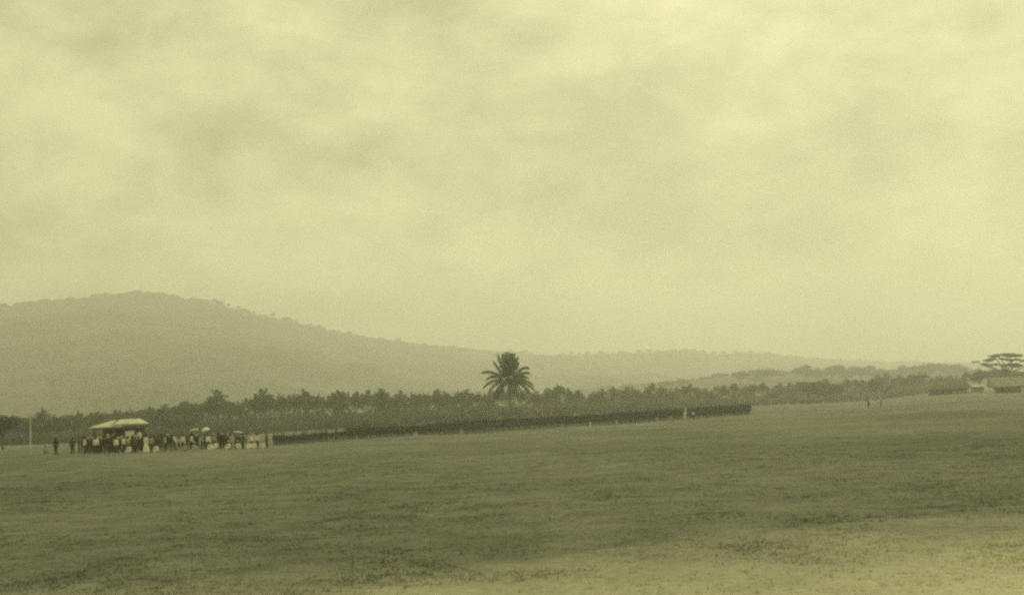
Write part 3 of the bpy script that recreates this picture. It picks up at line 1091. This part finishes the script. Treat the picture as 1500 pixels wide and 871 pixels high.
for k, (p, rz, s) in enumerate(pre):
    v_, f_, mi = src[k % 4]
    c_, s_ = math.cos(rz), math.sin(rz)
    VV.append(np.stack([v_[:, 0] * c_ - v_[:, 1] * s_, v_[:, 0] * s_ + v_[:, 1] * c_, v_[:, 2]], 1) * s + np.array(p))
    FF.append(f_ + nb); MI.append(mi); nb += len(v_)
me = np_mesh('rear_ranks', np.vstack(VV), np.vstack(FF), 3)
for mm in (skin_m, dark_m, dark_m, hair_m): me.materials.append(mm)
me.polygons.foreach_set('material_index', np.concatenate(MI).astype(np.int32))
o = mesh_obj('crowd_of_people', me)
tag(o, 'dense rear ranks of people in dark clothes behind the front rank', 'crowd', kind='stuff')
person(on_ground(1003.5, 272), R(10), 'stand', 'white', 'white', HAT, straw_m, label='person in white clothes standing in a gap of the ranks')
person(on_ground(1016, 268), R(170), 'stand', 'white', 'dark', CAP, dark_m, label='person in white shirt and dark trousers before the gap in the ranks')
person(on_ground(1036, 266), R(70), 'walk', 'dark', 'dark', HAT, dark_m, label='person in dark clothes walking in front of the ranks near their right end')
# two figures far right
person(on_ground(1272.5, 302), R(30), 'stand', 'dark', 'dark', HAT, dark_m, scale=1.08, label='lone dark figure standing on the grass right of the ranks')
person(on_ground(1291, 330), R(-60), 'walk', 'dark', 'drab', CAP, dark_m, label='dark figure walking behind and right of the lone figure')

# ---- onlookers on the left
ON = 'standing onlookers by the pavilion'
person(on_ground(82, 131), R(40), 'stand', 'dark', 'dark', HAT, dark_m, label='person in dark clothes and hat, leftmost of the crowd')
person(on_ground(106, 133), R(20), 'stand', 'dark', 'dark', CAP, dark_m, label='person in dark clothes standing alone, second from the left')
person(on_ground(66, 139), R(60), 'sit', 'grey', 'grey', None, label='person in pale grey clothes sitting on the grass at far left')
for (x, D) in [(124, 131), (129, 136), (134, 133), (139, 138), (141, 130), (146, 134), (151, 131), (156, 137), (161, 132), (166, 136), (170, 130), (176, 133), (182, 138), (187, 132),
               (193, 135), (198, 131), (203, 137), (209, 134), (222, 132), (226, 137), (231, 133), (237, 138), (242, 134), (251, 136), (256, 141), (262, 137), (274, 139), (281, 143), (288, 140),
               (296, 145), (305, 141), (313, 146), (321, 143), (330, 147), (339, 144), (346, 149), (356, 146), (368, 150), (377, 148)] + [(116 + 6.1 * k, 141 + rnd.uniform(-3, 6) + .05 * k) for k in range(20)] + [(268 + 11 * k, 146 + rnd.uniform(-3, 4)) for k in range(9)]:
    tp = rnd.choice(['dark', 'dark', 'dark', 'drab', 'drab', 'grey', 'white'])
    person(on_ground(x, D, -.01), rnd.uniform(-1.2, 1.2) + (math.pi if rnd.random() < .6 else 0), rnd.choice(['stand', 'stand', 'walk']), tp, rnd.choice(['dark', 'drab']),
           rnd.choice([HAT, CAP, None]), rnd.choice([dark_m, dark_m, straw_m]), scale=rnd.uniform(.92, 1.05), label={'dark': 'person in dark clothes', 'drab': 'person in drab clothes', 'grey': 'person in a pale grey shirt', 'white': 'person in a white shirt'}[tp] + ' in the crowd ' + next(w_ for lim, w_ in
           [(140, 'left of the pavilion'), (172, 'before the left half of the pavilion'), (209, 'before the right half of the pavilion'), (244, 'just right of the long white dress'), (296, 'left of the domed white umbrella'),
            (345, 'between domed umbrella and flat parasol'), (999, 'right of the flat parasol')] if x < lim), group=ON)
# pale ones, each with its own look
person(on_ground(214, 129.5), R(150), 'stand', 'white', 'white', HAT, dark_m, skirt=white_m, scale=1.08, label='person in a long white dress at the front of the crowd')
person(on_ground(153, 141), R(10), 'stand', 'white', 'grey', None, label='person in a white shirt under the left end of the pavilion')
person(on_ground(147, 143), R(-20), 'stand', 'grey', 'grey', HAT, straw_m, label='person in pale grey clothes and straw hat left of the pavilion posts')
person(on_ground(178, 141), R(25), 'stand', 'grey', 'white', HAT, straw_m, skirt=grey_m, label='person in a pale grey dress before the pavilion middle')
person(on_ground(200, 142), R(-35), 'stand', 'white', 'white', HAT, straw_m, label='person all in white with straw hat by the right pavilion post')
person(on_ground(226, 146), R(15), 'stand', 'grey', 'dark', HAT, straw_m, label='person in a grey shirt and straw hat behind the white dress')
person(on_ground(245, 139), R(200), 'stand', 'dark', 'dark', HAT, straw_m, label='person in dark clothes with a bright pale hat right of the white dress')
person(on_ground(268, 138), R(10), 'stand', 'white', 'dark', CAP, dark_m, label='person in white shirt and dark trousers near the crowd middle')
person(on_ground(326, 141), R(190), 'stand', 'dark', 'dark', HAT, straw_m, label='person in dark clothes with a pale hat right of the domed umbrella')
person(on_ground(362, 149), R(0), 'stand', 'grey', 'grey', None, label='person in pale grey clothes right of the flat parasol')
person(on_ground(391, 153), R(-40), 'stand', 'drab', 'dark', HAT, dark_m, label='person in drab clothes, rightmost standing one of the crowd')
for k, (x, dy, top, lab) in enumerate([(158, -1.3, 'white', 'person all in white on the pavilion floor, left of its roof gap'), (166, -1.0, 'grey', 'person in pale grey on the pavilion floor below its roof gap'),
                                  (185, -1.35, 'white', 'person all in white on the pavilion floor near its middle'), (193, -1.2, 'white', 'person in white on the pavilion floor, third from its left'),
                                  (204, -1.3, 'white', 'person in white on the pavilion floor at its right end')]):
    p = Vector((at(x, 640, 152 + dy).x, pv.y + dy, pv.z + .65))
    person(p, rnd.uniform(-.6, .6), 'stand', top, top, [None, HAT][k % 2], straw_m, label=lab, group='people on the pavilion floor')
SEAT = [(189, 129, 'white', 'person in white sitting on the grass before the pavilion'), (229, 130, 'white', 'person in white sitting right of the long white dress'),
        (271, 131, 'grey', 'person in pale grey sitting under the white shirted one'), (285, 135, 'grey', 'person in pale grey sitting left of the umbrella holder'),
        (308, 135, 'white', 'person in white sitting on the grass below the domed umbrella'), (316, 140, 'white', 'person in white sitting just behind another below the umbrella'),
        (335, 137, 'white', 'person in white sitting forward of the others at the crowd right'), (348, 143, 'white', 'person in white sitting below the flat parasol'),
        (365, 145, 'white', 'left one of the close seated pair in white at right'), (372, 146, 'white', 'right one of the close seated pair in white at right'),
        (385, 146, 'white', 'person in white sitting alone at the right end of the crowd')]
for x, D, cl_, lab in SEAT:
    person(on_ground(x, D, 0.0), rnd.uniform(-.5, .5), 'sit', cl_, cl_, scale=0.97, hat=rnd.choice([None, HAT]), hat_m=straw_m, label=lab, group='people sitting on the grass')


def umbrella(hand, rad, rise, tilt, m, label, shaft=0.85):
    e = empty('umbrella', hand)
    e.rotation_euler = tilt
    tag(e, label, 'umbrella')
    V, Fc = [], []
    n = 8
    rings = [(0.02, rise), (0.35, rise * .88), (0.72, rise * .52), (1.0, 0.0)]
    for dz in (0, -.015):
        for (rr, z) in rings:
            for j in range(n * 2):
                t = math.pi * j / n
                sc = 1.0 if j % 2 == 0 else 0.955
                V.append((rad * rr * sc * math.cos(t), rad * rr * sc * math.sin(t), shaft + z + dz + (0.03 * rr if j % 2 else 0)))
    k = n * 2
    for lay in (0, 1):
        for i in range(3):
            for j in range(k):
                a = lay * 4 * k + i * k
                f = (a + j, a + (j + 1) % k, a + k + (j + 1) % k, a + k + j)
                Fc.append(f if lay else f[::-1])
    mesh_obj('canopy', smooth(py_mesh('canopy', V, Fc)), m, e)
    V, Fc = [], []
    tube(V, Fc, [(0, 0, -.12), (0, 0, shaft + rise + .07)], .012, n=6)
    mesh_obj('shaft', py_mesh('shaft', V, Fc), timber, e)
    V, Fc = [], []
    tube(V, Fc, [(0, 0, -.12), (0, 0, -.20), (.03, 0, -.24), (.06, 0, -.20)], .016, n=6)
    mesh_obj('handle', py_mesh('handle', V, Fc), timber, e)
    for j in range(n):
        t = 2 * math.pi * j / n
        V, Fc = [], []
        tube(V, Fc, [(rad * rr * math.cos(t), rad * rr * math.sin(t), shaft + z - .022) for rr, z in rings], .006, n=4)
        mesh_obj('rib', py_mesh('rib', V, Fc), timber, e)


def holder(x, D, rz, top, low, label):
    p = on_ground(x, D)
    person(p, rz, 'hold', top, low, None, label=label, v=0)
    pal = Vector((.19, -.30, .93 + .40)) + Vector((0, -.5, .86)).normalized() * .085
    return p + Matrix.Rotation(rz, 3, 'Z') @ pal


h = holder(300.5, 147, R(40), 'white', 'dark', 'person in a white shirt holding the domed white umbrella')
umbrella(h, .52, .36, (R(8), R(-14), 0), cloth_w, 'domed white umbrella held high in the crowd')
h = holder(350, 150, R(-30), 'drab', 'dark', 'person in drab clothes holding the flat white parasol')
umbrella(h, .66, .10, (R(-4), R(7), 0), cloth_w, 'flat white parasol seen edge on at the crowd right', shaft=.55)
h = holder(284, 150, R(20), 'dark', 'dark', 'person in dark clothes holding the grey umbrella')
umbrella(h, .58, .22, (R(5), R(-8), 0), grey_m, 'grey umbrella left of the domed white one')

# pale post at the left edge
p = on_ground(45, 128)
po = empty('pale_post', p)
tag(po, 'tall pale wooden post standing in the grass at far left', 'post')
part('shaft', po, plaster, lambda V, Fc: tube(V, Fc, [(0, 0, -.3), (0, 0, 2), (0.02, 0, 4.1)], [.085, .08, .065], n=8))
part('top_cap', po, plaster, lambda V, Fc: lathe(V, Fc, [(0.001, 4.1), (.13, 4.1), (.13, 4.18), (.05, 4.24), (.001, 4.25)], n=8, off=(0.02, 0, 0)))

# ------------------------------------------------------------------ grass blades near the camera
nT = 42000
D = 13 + 80 * nrng.random(nT) ** 1.9
u = nrng.uniform(-.47, .47, nT)
X = D * u
keep = (vnoise(X / 1.1, D / 1.1, 21) + 0.6 * vnoise(X / 4, D / 4, 22)) > -0.9 + 1.0 * (D - 40) / 50 * (D > 40)
dry = (0.35 * X - D + 5.5 + 4 * vnoise(X / 3, D / 3, 9)) > -14.5  # thins blades over the near ground with the painted fade and dry patch
keep &= ~dry | (nrng.random(nT) < .3)
X, D = X[keep], D[keep]
Z = ground(X, D)
k = 5
n = len(X)
ang = nrng.uniform(0, 6.283, (n, k)); hgt = nrng.uniform(.015, .05, (n, k)) * (1 + .5 * vnoise(X / 2.5, D / 2.5, 4))[:, None] * np.where(nrng.random(n) < .03, nrng.uniform(1.6, 3.0, n), 1.0)[:, None]
le_ = nrng.uniform(.2, .9, (n, k)) * hgt; wd = nrng.uniform(.006, .012, (n, k)) * (1 + D[:, None] / 45)
bx = X[:, None] + nrng.normal(0, .07, (n, k)); by = D[:, None] + nrng.normal(0, .07, (n, k)); bz = np.repeat(Z[:, None], k, 1) - .01
ca, sa = np.cos(ang), np.sin(ang)
V = np.stack([np.stack([bx - sa * wd, by + ca * wd, bz], -1), np.stack([bx + sa * wd, by - ca * wd, bz], -1), np.stack([bx + ca * le_, by + sa * le_, bz + hgt], -1)], 2).reshape(-1, 3)
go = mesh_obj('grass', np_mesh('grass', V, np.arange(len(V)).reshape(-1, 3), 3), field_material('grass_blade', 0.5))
tag(go, 'short dry grass covering the near field', 'grass', kind='stuff')

# ------------------------------------------------------------------ haze
V, Fc = [], []
box(V, Fc, -3800, 3800, -300, 4600, -14, 310)
hz = mesh_obj('haze', py_mesh('haze', V, Fc))
tag(hz, 'pale even haze over the whole place', kind='stuff')
hm = bpy.data.materials.new('haze')
hm.use_nodes = True
t = hm.node_tree
t.nodes.clear()
pvn = N(t, 'ShaderNodeVolumePrincipled')
pvn.inputs['Color'].default_value = (0.945, 0.957, 0.90, 1)
pvn.inputs['Density'].default_value = 0.00055
pvn.inputs['Anisotropy'].default_value = 0.45
on = N(t, 'ShaderNodeOutputMaterial')
t.links.new(pvn.outputs[0], on.inputs['Volume'])
hz.data.materials.append(hm)
